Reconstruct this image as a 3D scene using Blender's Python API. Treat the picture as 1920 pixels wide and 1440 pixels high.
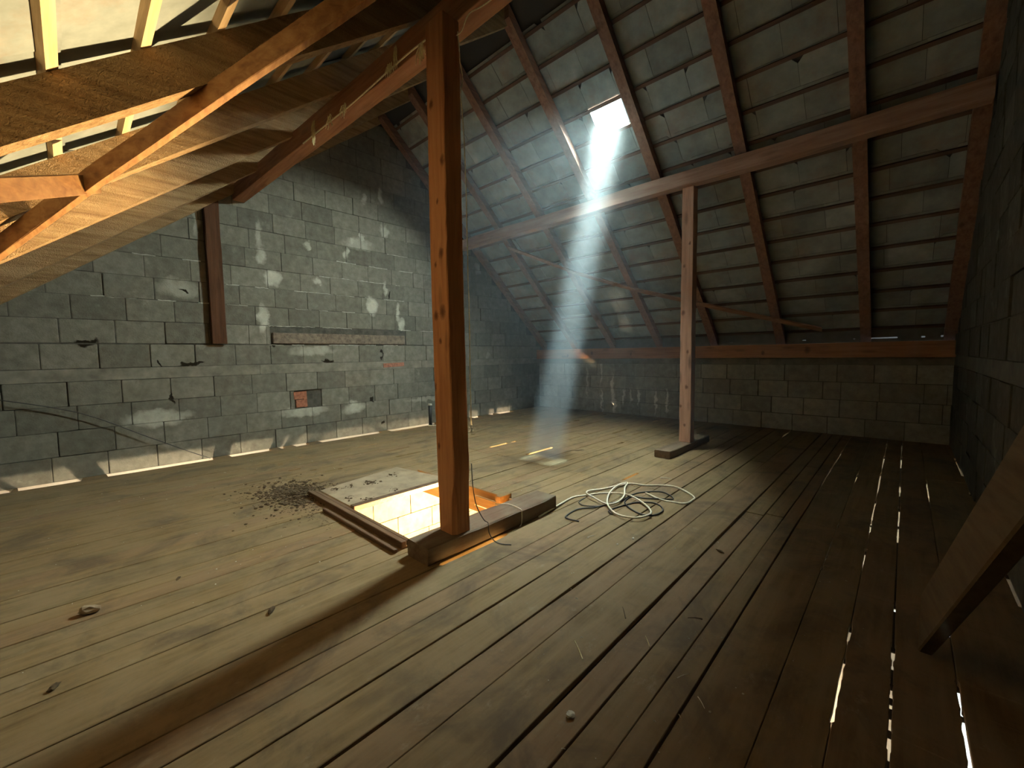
import bpy, bmesh, math, random
from mathutils import Vector, Matrix, Euler
for o in list(bpy.data.objects):
    bpy.data.objects.remove(o)
S = bpy.context.scene
C = S.collection
H = 1.4
# ------------------------------------------------------------------ camera, world, lights, exposure
cam_d = bpy.data.cameras.new('camera'); cam = bpy.data.objects.new('camera', cam_d); C.objects.link(cam); S.camera = cam
cam_d.sensor_fit = 'HORIZONTAL'; cam_d.sensor_width = 36.0; cam_d.lens = 778.73 / 1920 * 36.0
cam_d.clip_start = 0.02
_ya, _pi, _ro = 0.7582816, 0.0711580, 0.0149806
_f = Vector((-math.sin(_ya) * math.cos(_pi), math.cos(_ya) * math.cos(_pi), -math.sin(_pi)))
_r = Vector((math.cos(_ya), math.sin(_ya), 0.0))
_d = _f.cross(_r)
if _d.z > 0: _d = -_d
_r2 = math.cos(_ro) * _r + math.sin(_ro) * _d
_d2 = -math.sin(_ro) * _r + math.cos(_ro) * _d
m = Matrix((( _r2.x, -_d2.x, -_f.x, 0), (_r2.y, -_d2.y, -_f.y, 0), (_r2.z, -_d2.z, -_f.z, H), (0, 0, 0, 1)))
cam.matrix_world = m
W = bpy.data.worlds.new('world'); S.world = W; W.use_nodes = True
W.node_tree.nodes['Background'].inputs[0].default_value = (0.80, 0.92, 1.0, 1)
W.node_tree.nodes['Background'].inputs[1].default_value = 6.0
S.view_settings.view_transform = 'Standard'; S.view_settings.look = 'None'
S.view_settings.gamma = 1.0; S.view_settings.use_curve_mapping = False
S.view_settings.exposure = 0.80
SKY_W, LAMP_W, ROOM_W = 19500.0, 1800.0, 60.0

def light(name, kind, loc, power, col, **kw):
    d = bpy.data.lights.new(name, kind); d.energy = power; d.color = col
    for k, v in kw.items(): setattr(d, k, v)
    o = bpy.data.objects.new(name, d); C.objects.link(o); o.location = loc
    return o
# daylight through the roof window (the light fills the opening, pointing into the attic)
sky = light('skylight_daylight', 'AREA', (0, 0, 0), SKY_W, (0.95, 1.0, 0.96), shape='DISK', size=3.4)
_c = Vector((-3.11, 5.34, 4.63)); _z = Vector((0.50, 0.30, 0.84)).normalized()      # towards the bright part of the sky
_x = Vector((0, 1, 0)).cross(_z).normalized(); _y = _z.cross(_x); _c = _c + _z * 1.5
sky.matrix_world = Matrix(((_x.x, _y.x, _z.x, _c.x), (_x.y, _y.y, _z.y, _c.y), (_x.z, _y.z, _z.z, _c.z), (0, 0, 0, 1)))
# weak high sun standing over the skylight: its beam shows in the added haze
sun = light('sun', 'SUN', (0, 0, 8), 28.0, (0.62, 0.87, 1.0), angle=math.radians(2.5))
sun.rotation_euler = Vector((0.33, 1.08, 4.52)).to_track_quat('Z', 'Y').to_euler()
# lamp burning in the stairwell below the hatch
light('stairwell_lamp', 'POINT', (-3.05, 3.02, -0.55), LAMP_W, (1.0, 0.72, 0.36), shadow_soft_size=0.035)
# lamps of the storey below, seen only through the gaps of the floor
for p, k_ in (((-5.8, 1.0, -1.6), 4.5), ((-5.4, 6.2, -1.8), 5.0), ((-1.0, 5.8, -2.3), 0.9), ((-0.4, 2.2, -2.3), 0.8)):
    light('lower_storey_lamp', 'POINT', p, ROOM_W * k_, (1.0, 0.80, 0.55), shadow_soft_size=0.12)
S.cycles.use_denoising = True
S.cycles.max_bounces = 7; S.cycles.diffuse_bounces = 6; S.cycles.glossy_bounces = 2
S.cycles.transparent_max_bounces = 8; S.cycles.volume_bounces = 0
S.cycles.sample_clamp_indirect = 6.0

# ------------------------------------------------------------------ materials
def new_mat(name):
    mt = bpy.data.materials.new(name); mt.use_nodes = True
    nt = mt.node_tree; b = nt.nodes['Principled BSDF']
    return mt, nt, b
def N(nt, t, **kw):
    n = nt.nodes.new(t)
    for k, v in kw.items(): setattr(n, k, v)
    return n
def ramp(nt, fac, stops):
    r = N(nt, 'ShaderNodeValToRGB'); cr = r.color_ramp
    while len(cr.elements) < len(stops): cr.elements.new(0.5)
    for e, (p, c) in zip(cr.elements, stops):
        e.position = p; e.color = (c[0], c[1], c[2], 1)
    nt.links.new(fac, r.inputs[0]); return r.outputs[0]
def noise(nt, vec, scale, detail=4, rough=0.55, dist=0.0):
    n = N(nt, 'ShaderNodeTexNoise'); n.inputs['Scale'].default_value = scale
    n.inputs['Detail'].default_value = detail; n.inputs['Roughness'].default_value = rough
    n.inputs['Distortion'].default_value = dist
    nt.links.new(vec, n.inputs['Vector']); return n.outputs[0]
def mixc(nt, fac, a, b, mode='MIX'):
    mx = N(nt, 'ShaderNodeMix', data_type='RGBA', blend_type=mode)
    if hasattr(fac, 'links') or hasattr(fac, 'is_linked'): nt.links.new(fac, mx.inputs[0])
    else: mx.inputs[0].default_value = fac
    for i, v in ((6, a), (7, b)):
        if isinstance(v, (tuple, list)): mx.inputs[i].default_value = (*v[:3], 1)
        else: nt.links.new(v, mx.inputs[i])
    return mx.outputs[2]
def mth(nt, op, a, b=None, clamp=False):
    n = N(nt, 'ShaderNodeMath', operation=op); n.use_clamp = clamp
    for i, v in ((0, a), (1, b)):
        if v is None: continue
        if isinstance(v, (int, float)): n.inputs[i].default_value = v
        else: nt.links.new(v, n.inputs[i])
    return n.outputs[0]
def mapped(nt, scale, rot=(0, 0, 0)):
    g = N(nt, 'ShaderNodeNewGeometry'); mp = N(nt, 'ShaderNodeMapping')
    mp.inputs['Scale'].default_value = scale; mp.inputs['Rotation'].default_value = rot
    nt.links.new(g.outputs['Position'], mp.inputs[0]); return mp.outputs[0]
def objrand(nt):
    return N(nt, 'ShaderNodeObjectInfo').outputs['Random']
def bump(nt, b, h, strength, dist=0.01):
    bm_ = N(nt, 'ShaderNodeBump'); bm_.inputs['Strength'].default_value = strength
    bm_.inputs['Distance'].default_value = dist
    nt.links.new(h, bm_.inputs['Height']); nt.links.new(bm_.outputs[0], b.inputs['Normal'])

def wood(name, axis, dark, mid, lite, rough=0.75, knots=0.0, rotx=0.0, dust=0.0, dustcol=(0.2, 0.18, 0.13), grain=1.0, sawn=0.0):
    mt, nt, b = new_mat(name)
    sc = [14.0, 14.0, 14.0]; sc[axis] = 0.9
    v = mapped(nt, tuple(sc), (rotx, 0, 0))
    big = noise(nt, mapped(nt, (1, 1, 1)), 1.7, 3)
    fine = noise(nt, v, 1.6 * grain, 6, 0.62, 0.4)
    col = ramp(nt, fine, [(0.30, dark), (0.5, mid), (0.72, lite)])
    col = mixc(nt, mth(nt, 'MULTIPLY', big, 0.55), col, dark)
    rnd = objrand(nt)
    hs = N(nt, 'ShaderNodeHueSaturation')
    va = 0.14 if dust > 0.5 else 0.35
    nt.links.new(mth(nt, 'ADD', mth(nt, 'MULTIPLY', rnd, va), 1.0 - va / 2), hs.inputs['Value'])
    nt.links.new(col, hs.inputs['Color']); col = hs.outputs[0]
    if knots:
        kv = [6.0, 6.0, 6.0]; kv[axis] = 1.6
        vo = N(nt, 'ShaderNodeTexVoronoi'); vo.inputs['Scale'].default_value = 1.0
        nt.links.new(mapped(nt, tuple(kv)), vo.inputs['Vector'])
        kf = ramp(nt, vo.outputs['Distance'], [(0.0, (1, 1, 1)), (0.13, (0.5, 0.5, 0.5)), (0.2, (0, 0, 0))])
        col = mixc(nt, mth(nt, 'MULTIPLY', kf, knots), col, tuple(c * 0.35 for c in dark))
    if dust:
        dn = noise(nt, mapped(nt, (1, 1, 1)), 3.1, 7, 0.68)
        df = ramp(nt, dn, [(0.36, (0, 0, 0)), (0.60, (1, 1, 1))])
        col = mixc(nt, mth(nt, 'MULTIPLY', df, dust), col, dustcol)
        if dust > 0.5:      # trodden-in dirt smudges and pale scuffs that run across the joints
            d2 = ramp(nt, noise(nt, mapped(nt, (1.0, 0.7, 1)), 2.3, 6, 0.7, 0.6), [(0.50, (0, 0, 0)), (0.66, (1, 1, 1))])
            col = mixc(nt, mth(nt, 'MULTIPLY', d2, 0.70), col, (0.10, 0.072, 0.046))
            d3 = ramp(nt, noise(nt, mapped(nt, (1.6, 0.9, 1), (0, 0, 0.4)), 5.1, 8, 0.75), [(0.60, (0, 0, 0)), (0.72, (1, 1, 1))])
            col = mixc(nt, mth(nt, 'MULTIPLY', d3, 0.5), col, (0.36, 0.31, 0.22))
    nt.links.new(col, b.inputs['Base Color']); b.inputs['Roughness'].default_value = rough
    b.inputs['Specular IOR Level'].default_value = 0.25
    if sawn:
        rs = noise(nt, mapped(nt, (1, 1, 1)), 55.0, 3, 0.6, 1.5)
        bump(nt, b, mth(nt, 'ADD', fine, rs), sawn, 0.03)
    else: bump(nt, b, fine, 0.5, 0.006)
    return mt
def plain(name, col, rough=0.8, var=0.0, nscale=20, metallic=0.0, trans=0.0):
    mt, nt, b = new_mat(name)
    if var:
        nz = noise(nt, mapped(nt, (1, 1, 1)), nscale, 5, 0.6)
        c = ramp(nt, nz, [(0.3, tuple(x * (1 - var) for x in col)), (0.7, tuple(min(1, x * (1 + var)) for x in col))])
        nt.links.new(c, b.inputs['Base Color']); bump(nt, b, nz, 0.4, 0.004)
    else:
        b.inputs['Base Color'].default_value = (*col, 1)
    b.inputs['Roughness'].default_value = rough; b.inputs['Metallic'].default_value = metallic
    return mt
def block_mat(name, axes, spots=(), dark=1.0, holes=()):
    """dusty hollow-block masonry; spots = whitish mortar splashes and pale bands at (a, z, ra, rz, amount) on the wall plane"""
    mt, nt, b = new_mat(name)
    P = mapped(nt, (1, 1, 1))
    n1 = noise(nt, P, 1.3, 4); n2 = noise(nt, P, 9.0, 6, 0.65); n3 = noise(nt, P, 60.0, 3)
    col = ramp(nt, n2, [(0.28, (0.125, 0.120, 0.095)), (0.5, (0.188, 0.182, 0.150)), (0.75, (0.265, 0.258, 0.215))])
    col = mixc(nt, mth(nt, 'MULTIPLY', n1, 0.6), col, (0.12, 0.115, 0.085))
    rnd = objrand(nt); hs = N(nt, 'ShaderNodeHueSaturation')
    nt.links.new(mth(nt, 'ADD', mth(nt, 'MULTIPLY', rnd, 0.40 * dark), 0.80 * dark), hs.inputs['Value']); nt.links.new(col, hs.inputs['Color'])
    col = hs.outputs[0]
    sp = N(nt, 'ShaderNodeSeparateXYZ'); nt.links.new(P, sp.inputs[0])
    wob = N(nt, 'ShaderNodeTexNoise'); wob.inputs['Scale'].default_value = 7.0; wob.inputs['Detail'].default_value = 5
    nt.links.new(P, wob.inputs['Vector']); ws = N(nt, 'ShaderNodeSeparateColor'); nt.links.new(wob.outputs[1], ws.inputs[0])
    A = mth(nt, 'ADD', sp.outputs[axes], mth(nt, 'MULTIPLY', mth(nt, 'SUBTRACT', ws.outputs[0], 0.5), 0.22))
    Z = mth(nt, 'ADD', sp.outputs[2], mth(nt, 'MULTIPLY', mth(nt, 'SUBTRACT', ws.outputs[1], 0.5), 0.22))
    tot = None
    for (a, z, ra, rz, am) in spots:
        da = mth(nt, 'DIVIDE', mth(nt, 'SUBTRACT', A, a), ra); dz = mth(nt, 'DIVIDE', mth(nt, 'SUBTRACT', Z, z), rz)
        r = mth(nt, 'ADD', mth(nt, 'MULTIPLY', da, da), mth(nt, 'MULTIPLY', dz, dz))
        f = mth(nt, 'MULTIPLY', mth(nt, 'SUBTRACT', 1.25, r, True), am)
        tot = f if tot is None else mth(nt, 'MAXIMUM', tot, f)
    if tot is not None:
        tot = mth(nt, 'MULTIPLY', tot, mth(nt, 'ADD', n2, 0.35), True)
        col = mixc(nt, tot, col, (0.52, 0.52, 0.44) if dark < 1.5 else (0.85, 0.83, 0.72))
    for (a, z, ra, rz) in holes:      # broken-out, dark holes in the blocks
        da = mth(nt, 'DIVIDE', mth(nt, 'SUBTRACT', A, a), ra); dz = mth(nt, 'DIVIDE', mth(nt, 'SUBTRACT', Z, z), rz)
        r = mth(nt, 'ADD', mth(nt, 'MULTIPLY', da, da), mth(nt, 'MULTIPLY', dz, dz))
        col = mixc(nt, mth(nt, 'MULTIPLY', mth(nt, 'SUBTRACT', 1.2, r, True), 1.6, True), col, (0.02, 0.016, 0.01))
    sm = ramp(nt, noise(nt, P, 3.3, 8, 0.72), [(0.60, (0, 0, 0)), (0.70, (1, 1, 1))])
    col = mixc(nt, mth(nt, 'MULTIPLY', sm, 0.35), col, (0.38, 0.37, 0.31))
    nt.links.new(col, b.inputs['Base Color']); b.inputs['Roughness'].default_value = 0.95
    b.inputs['Specular IOR Level'].default_value = 0.1
    bump(nt, b, mth(nt, 'ADD', n3, n2), 0.5, 0.006)
    return mt

M = {}
M['floor'] = wood('floor_board_wood', 1, (0.14, 0.092, 0.040), (0.24, 0.162, 0.074), (0.33, 0.24, 0.118), 0.7, 0.0, dust=0.75, dustcol=(0.26, 0.185, 0.10))
M['floor_b'] = wood('floor_board_wood_reddish', 1, (0.14, 0.086, 0.042), (0.24, 0.155, 0.076), (0.32, 0.225, 0.115), 0.7, 0.0, dust=0.72, dustcol=(0.255, 0.172, 0.097))
M['floor_c'] = wood('floor_board_wood_grey', 1, (0.13, 0.092, 0.044), (0.225, 0.162, 0.08), (0.31, 0.235, 0.122), 0.75, 0.0, dust=0.75, dustcol=(0.26, 0.188, 0.105))
M['post'] = wood('post_wood', 2, (0.40, 0.17, 0.075), (0.66, 0.32, 0.145), (0.76, 0.41, 0.20), 0.6, 0.8)
M['beam_x'] = wood('purlin_wood', 0, (0.26, 0.115, 0.055), (0.44, 0.22, 0.115), (0.56, 0.32, 0.18), 0.65, 0.5)
M['plate'] = wood('wall_plate_wood', 0, (0.34, 0.15, 0.075), (0.54, 0.28, 0.15), (0.64, 0.37, 0.21), 0.65, 0.7)
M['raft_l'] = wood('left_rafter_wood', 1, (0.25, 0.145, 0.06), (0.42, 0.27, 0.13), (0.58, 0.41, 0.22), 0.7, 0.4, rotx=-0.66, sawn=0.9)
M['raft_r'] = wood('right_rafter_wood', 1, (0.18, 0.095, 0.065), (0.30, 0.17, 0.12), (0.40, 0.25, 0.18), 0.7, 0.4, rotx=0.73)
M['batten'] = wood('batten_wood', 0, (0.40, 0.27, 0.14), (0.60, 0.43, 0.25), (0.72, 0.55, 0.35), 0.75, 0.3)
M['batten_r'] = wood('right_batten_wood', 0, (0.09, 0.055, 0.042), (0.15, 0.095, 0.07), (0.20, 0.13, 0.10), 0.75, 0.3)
M['brace'] = wood('brace_wood', 0, (0.17, 0.08, 0.03), (0.30, 0.155, 0.06), (0.42, 0.24, 0.10), 0.7, 0.4)
M['sleeper'] = wood('sleeper_wood', 1, (0.10, 0.055, 0.03), (0.19, 0.125, 0.08), (0.26, 0.19, 0.13), 0.75, 0.2, dust=0.5)
M['darkwood'] = wood('weathered_dark_wood', 2, (0.06, 0.024, 0.010), (0.11, 0.045, 0.018), (0.15, 0.065, 0.028), 0.8, 0.3)
M['post_b'] = wood('far_post_wood', 2, (0.42, 0.24, 0.16), (0.62, 0.38, 0.27), (0.72, 0.48, 0.36), 0.6, 0.8)
M['beam_b'] = wood('far_purlin_wood', 0, (0.36, 0.21, 0.15), (0.55, 0.36, 0.27), (0.68, 0.50, 0.40), 0.65, 0.5)
M['infill'] = plain('grey_infill', (0.15, 0.16, 0.155), 0.9, 0.2, 8)
M['lid'] = plain('fibreboard_lid', (0.31, 0.24, 0.155), 0.8, 0.25, 7)
M['rail'] = wood('hatch_rail_wood', 0, (0.08, 0.045, 0.025), (0.15, 0.095, 0.055), (0.22, 0.15, 0.09), 0.7)
M['newpine'] = wood('pale_pine', 0, (0.20, 0.11, 0.04), (0.27, 0.165, 0.07), (0.34, 0.23, 0.11), 0.6, 0.4)
M['dark'] = plain('dark_underlay', (0.035, 0.028, 0.02), 0.95)
M['deck'] = plain('roof_felt', (0.05, 0.05, 0.05), 0.9)
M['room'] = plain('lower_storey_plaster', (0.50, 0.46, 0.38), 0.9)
M['mortar'] = plain('mortar', (0.075, 0.072, 0.058), 0.95, 0.4, 12)
M['cap'] = plain('concrete_ring_beam', (0.20, 0.19, 0.150), 0.95, 0.35, 6)
M['cap_r'] = plain('shaded_ring_beam', (0.10, 0.098, 0.08), 0.95, 0.3, 6)  # ring beam copy, darkened: the right wall's shade is put into its colour
M['red'] = plain('red_brick_clay', (0.33, 0.13, 0.075), 0.9, 0.4, 25)
M['yellowblock'] = plain('limewashed_block', (0.095, 0.075, 0.042), 0.9, 0.3, 9)
M['rope'] = plain('white_plastic_cord', (0.80, 0.76, 0.62), 0.6, 0.15, 60)
M['cable'] = plain('dark_grey_cable', (0.045, 0.045, 0.042), 0.5)
M['twine'] = plain('sisal_twine', (0.85, 0.78, 0.56), 0.9, 0.2, 70)
M['straw'] = plain('straw', (0.88, 0.76, 0.46), 0.9, 0.25, 50)
M['dirt'] = plain('dry_dirt', (0.095, 0.065, 0.034), 1.0, 0.5, 40)
M['chip'] = plain('plaster_chip', (0.55, 0.52, 0.43), 0.9, 0.2, 50)
M['bead'] = plain('pale_mortar', (0.42, 0.42, 0.36), 0.95, 0.3, 20)
M['black'] = plain('black_pipe_plastic', (0.012, 0.012, 0.012), 0.5)
M['frame'] = plain('skylight_frame_metal', (0.35, 0.38, 0.38), 0.5, metallic=0.6)
def add_knots(mt, col_, knots, ax=0):
    nt = mt.node_tree; b = nt.nodes['Principled BSDF']; src = b.inputs['Base Color'].links[0].from_socket
    P = mapped(nt, (1, 1, 1)); sp = N(nt, 'ShaderNodeSeparateXYZ'); nt.links.new(P, sp.inputs[0]); col = src
    wv = mth(nt, 'MULTIPLY', mth(nt, 'SUBTRACT', noise(nt, P, 30, 3), 0.5), 0.03)
    for (x, z, r) in knots:
        dx = mth(nt, 'DIVIDE', mth(nt, 'ADD', mth(nt, 'SUBTRACT', sp.outputs[ax], x), wv), r); dz = mth(nt, 'DIVIDE', mth(nt, 'ADD', mth(nt, 'SUBTRACT', sp.outputs[2], z), wv), r * 1.5)
        q = mth(nt, 'ADD', mth(nt, 'MULTIPLY', dx, dx), mth(nt, 'MULTIPLY', dz, dz))
        col = mixc(nt, mth(nt, 'MULTIPLY', mth(nt, 'SUBTRACT', 1.0, q, True), 0.85), col, col_)
    nt.links.new(col, b.inputs['Base Color'])
add_knots(M['post'], (0.09, 0.03, 0.012), [(-2.335, 2.10, 0.03), (-2.40, 2.03, 0.016), (-2.34, 1.70, 0.04), (-2.41, 1.68, 0.03), (-2.45, 1.17, 0.025), (-2.37, 1.50, 0.02), (-2.42, 0.75, 0.02), (-2.30, 2.7, 0.03), (-2.40, 3.1, 0.025), (-2.36, 2.45, 0.015)])
add_knots(M['post_b'], (0.16, 0.06, 0.035), [(-2.31, 1.95, 0.03), (-2.25, 0.9, 0.028), (-2.30, 2.6, 0.02), (-2.24, 1.4, 0.022), (-2.33, 0.62, 0.02), (-2.23, 2.9, 0.02), (-2.27, 0.35, .02)])
add_knots(M['plate'], (0.10, 0.035, 0.018), [(-3.25, 1.38, 0.045), (-1.85, 1.36, 0.035), (-5.4, 1.40, 0.04), (-6.1, 1.35, .03), (-4.4, 1.37, .03), (-1.2, 1.4, 0.05)])
def slate_mat(name, k):
    mt, nt, b = new_mat(name)
    P = mapped(nt, (1, 1, 1)); n2 = noise(nt, P, 5.0, 6, 0.6)
    c = ramp(nt, n2, [(0.3, tuple(x * k for x in (0.30, 0.345, 0.335))), (0.55, tuple(x * k for x in (0.42, 0.48, 0.47))), (0.75, tuple(x * k for x in (0.54, 0.59, 0.56)))])
    st = ramp(nt, noise(nt, P, 2.2, 7, 0.7), [(0.5, (0, 0, 0)), (0.68, (1, 1, 1))])
    c = mixc(nt, mth(nt, 'MULTIPLY', st, 0.5), c, tuple(x * k for x in (0.40, 0.26, 0.18)))
    hs = N(nt, 'ShaderNodeHueSaturation'); nt.links.new(mth(nt, 'ADD', mth(nt, 'MULTIPLY', objrand(nt), 0.35), 0.8), hs.inputs['Value']); nt.links.new(c, hs.inputs['Color'])
    nt.links.new(hs.outputs[0], b.inputs['Base Color']); b.inputs['Roughness'].default_value = 0.85
    bump(nt, b, n2, 0.3, 0.004)
    return mt
M['slate'] = slate_mat('fibre_cement_slate', 0.82); M['slate_l'] = slate_mat('dimmed_left_slate', 0.50)  # left copy of the slate, darkened to offset lamp glare and bounce there
def glass():
    mt, nt, b = new_mat('skylight_glass')
    out = nt.nodes['Material Output']; t = N(nt, 'ShaderNodeBsdfTransparent'); g = N(nt, 'ShaderNodeBsdfGlossy')
    t.inputs[0].default_value = (0.93, 0.98, 0.96, 1); g.inputs['Roughness'].default_value = 0.05
    mx = N(nt, 'ShaderNodeMixShader'); mx.inputs[0].default_value = 0.05
    nt.links.new(t.outputs[0], mx.inputs[1]); nt.links.new(g.outputs[0], mx.inputs[2]); nt.links.new(mx.outputs[0], out.inputs[0])
    return mt
M['glass'] = glass()

# ------------------------------------------------------------------ helpers
def mesh_obj(name, bm, mat, parent=None, loc=None, smooth=False):
    me = bpy.data.meshes.new(name); bm.to_mesh(me); bm.free()
    if mat is not None: me.materials.append(mat)
    if smooth:
        for p in me.polygons: p.use_smooth = True
    o = bpy.data.objects.new(name, me); C.objects.link(o)
    if parent is not None: o.parent = parent
    if loc is not None: o.location = loc
    return o
def tag(o, label=None, cat=None, group=None, kind=None):
    if label: o['label'] = label
    if cat: o['category'] = cat
    if group: o['group'] = group
    if kind: o['kind'] = kind
    return o
def empty(name, loc=(0, 0, 0)):
    o = bpy.data.objects.new(name, None); C.objects.link(o); o.location = loc; o.empty_display_size = 0.1
    return o
def quadstrip(bm, rings, cap=True):
    vs = [[bm.verts.new(p) for p in r] for r in rings]; n = len(rings[0])
    for a, b in zip(vs[:-1], vs[1:]):
        for i in range(n):
            bm.faces.new((a[i], a[(i + 1) % n], b[(i + 1) % n], b[i]))
    if cap:
        bm.faces.new(list(reversed(vs[0]))); bm.faces.new(vs[-1])
def beam(bm, pts, side, up, w, h, jit=0.0, seed=0, off=Vector((0, 0, 0)), cham=0.0):
    """bar along the polyline pts; side/up unit vectors; the line is the centre of the bottom face"""
    rnd = random.Random(seed); rings = []
    side = Vector(side).normalized(); up = Vector(up).normalized()
    for p in pts:
        p = Vector(p) - off
        j = lambda: rnd.uniform(-jit, jit)
        if cham:
            c = cham
            q = [(-w/2 + c, 0), (w/2 - c, 0), (w/2, c), (w/2, h - c), (w/2 - c, h), (-w/2 + c, h), (-w/2, h - c), (-w/2, c)]
        else:
            q = [(-w/2, 0), (w/2, 0), (w/2, h), (-w/2, h)]
        rings.append([p + side * (a + j()) + up * (b_ + j()) for a, b_ in q])
    quadstrip(bm, rings)
    bmesh.ops.recalc_face_normals(bm, faces=bm.faces)
def lerp_pts(a, b, n):
    a = Vector(a); b = Vector(b); return [a.lerp(b, i / n) for i in range(n + 1)]
def box(bm, x0, x1, y0, y1, z0, z1):
    vs = [bm.verts.new(p) for p in ((x0, y0, z0), (x1, y0, z0), (x1, y1, z0), (x0, y1, z0), (x0, y0, z1), (x1, y0, z1), (x1, y1, z1), (x0, y1, z1))]
    for f in ((0, 3, 2, 1), (4, 5, 6, 7), (0, 1, 5, 4), (1, 2, 6, 5), (2, 3, 7, 6), (3, 0, 4, 7)):
        bm.faces.new([vs[i] for i in f])
def tube(bm, pts, r, n=6, smooth_steps=4, rend=None):
    P = [Vector(p) for p in pts]
    if smooth_steps > 1 and len(P) > 2:
        Q = []
        for i in range(len(P) - 1):
            p0 = P[max(i - 1, 0)]; p1 = P[i]; p2 = P[i + 1]; p3 = P[min(i + 2, len(P) - 1)]
            for s in range(smooth_steps):
                t = s / smooth_steps
                Q.append(0.5 * ((2 * p1) + (-p0 + p2) * t + (2 * p0 - 5 * p1 + 4 * p2 - p3) * t * t + (-p0 + 3 * p1 - 3 * p2 + p3) * t ** 3))
        Q.append(P[-1]); P = Q
    rings = []
    for i, p in enumerate(P):
        d = (P[min(i + 1, len(P) - 1)] - P[max(i - 1, 0)]).normalized()
        a = d.cross(Vector((0, 0, 1)));
        if a.length < 0.05: a = d.cross(Vector((1, 0, 0)))
        a.normalize(); b_ = d.cross(a)
        rr = r if rend is None else r + (rend - r) * i / (len(P) - 1)
        rings.append([p + (a * math.cos(2 * math.pi * k / n) + b_ * math.sin(2 * math.pi * k / n)) * rr for k in range(n)])
    quadstrip(bm, rings)
    bmesh.ops.recalc_face_normals(bm, faces=bm.faces)
R = random.Random(7)

# roof planes: height of the rafter undersides
zL = lambda y: 2.40 + 0.78 * y
zR = lambda y: 3.87 - 0.89 * (y - 6.0)
YR = (3.87 + 0.89 * 6 - 2.40) / (0.78 + 0.89)     # ridge
XW, XE = -7.12, 0.53                                # gable walls
YB = 8.6                                            # eaves wall
RDR = 0.15                                          # vertical depth of a right rafter
RD = 0.25                                           # vertical depth of a rafter
HX0, HX1, HY0, HY1 = -4.28, -2.54, 1.60, 2.84       # floor opening of the hatch

# ------------------------------------------------------------------ storey below
bm = bmesh.new(); box(bm, -7.6, 1.0, -1.4, 9.1, -2.7, -2.65)
tag(mesh_obj('floor_lower_storey', bm, M['room']), kind='structure')
for nm, (x0, x1, y0, y1) in {'wall_lower_left': (-7.65, -7.6, -1.4, 9.1), 'wall_lower_right': (1.0, 1.05, -1.4, 9.1), 'wall_lower_back': (-7.6, 1.0, 9.1, 9.15), 'wall_lower_front': (-7.6, 1.0, -1.45, -1.4)}.items():
    bm = bmesh.new(); box(bm, x0, x1, y0, y1, -2.7, -0.06)
    tag(mesh_obj(nm, bm, M['room']), kind='structure')

# ------------------------------------------------------------------ floor boards
gaps = [0.50, 0.21, 0.01, -0.15, -0.34, -0.585, -0.69, -0.825, -0.97, -1.23, -1.40, -1.625, -1.81, -1.965, -2.215, -2.54, -2.73, -2.87, -3.03, -3.17, -3.33, -3.47, -3.66, -3.80, -3.95, -4.12, -4.28, -4.53, -4.72, -4.95, -5.11, -5.30, -5.51, -5.70, -5.90, -6.12, -6.30, -6.49, -6.70, -6.89, -7.06]
streaks = [(-6.89, 4.05, 4.58), (-6.49, 4.18, 4.61), (-6.1, 2.97, 3.29), (-5.5, 3.1, 3.5), (-5.09, 3.03, 3.41), (-5.56, 1.76, 1.9), (-5.91, 1.76, 1.82), (-5.34, 1.95, 2.01), (-5.14, 2.21, 2.25), (-6.16, 2.09, 2.14), (-5.51, 4.76, 4.84), (-4.54, 4.28, 4.66), (-5.48, 5.68, 5.96), (-5.26, 5.89, 6.19), (-6.23, 6.94, 7.08), (-4.95, 6.76, 6.96), (-4.98, 7.09, 7.27), (-4.94, 8.25, 8.35), (-3.7, 7.94, 8.15), (-3.71, 6.41, 6.88), (-3.39, 6.5, 6.83), (-3.2, 5.7, 5.86), (-3.76, 4.29, 4.86), (-4.53, 4.75, 4.86), (-2.215, 4.1, 4.45), (-1.48, 7.92, 8.3), (-0.6, 7.85, 8.23), (-0.59, 6.44, 7.26), (-0.59, 5.4, 6.19), (-0.33, 5.57, 6.02), (-0.15, 7.79, 8.19), (-0.15, 6.48, 7.26), (-0.14, 5.33, 6.25), (-0.14, 4.42, 5.09), (-0.14, 4.12, 4.38), (0.02, 7.71, 8.37), (0.02, 6.8, 7.35), (0.03, 5.48, 5.87), (0.03, 4.53, 4.97), (0.03, 4.14, 4.47), (0.19, 5.46, 6.18), (-0.34, 4.09, 4.2), (-0.34, 3.6, 3.73), (-0.34, 3.37, 3.51), (-0.34, 3.21, 3.27), (-0.15, 3.46, 3.75), (0.0, 3.02, 3.06), (0.0, 2.45, 2.6), (0.0, 2.24, 2.3), (0.0, 2.17, 2.2), (0.01, 2.04, 2.11), (0.01, 1.88, 2.0), (0.01, 1.78, 1.82), (-0.15, 2.49, 2.65), (-0.15, 1.89, 2.36), (0.2, 2.93, 3.0), (0.21, 2.31, 2.47), (0.21, 1.98, 2.28), (-2.215, 1.62, 2.25), (0.50, 6.61, 7.6), (0.50, 5.78, 5.91), (0.50, 4.14, 4.26), (0.50, 3.43, 3.93),
           (-7.06, -0.65, -0.54), (-7.06, -0.49, -0.01), (-7.06, 0.21, 1.28), (-7.06, 1.48, 2.0), (-7.06, 2.14, 2.2), (-7.06, 2.35, 2.55), (-7.06, 2.75, 3.85), (-7.06, 4.02, 5.11), (-7.06, 6.08, 6.33), (-7.06, 6.66, 6.81), (-7.06, 6.9, 7.39)]
gst = {g: [] for g in gaps}
for x, a, b in streaks:
    g = min(gaps, key=lambda q: abs(q - x)); gst[g].append((a, b))
ghalf = {g: R.choice((0.0012, 0.002, 0.0028, 0.0035)) for g in gaps}
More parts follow.
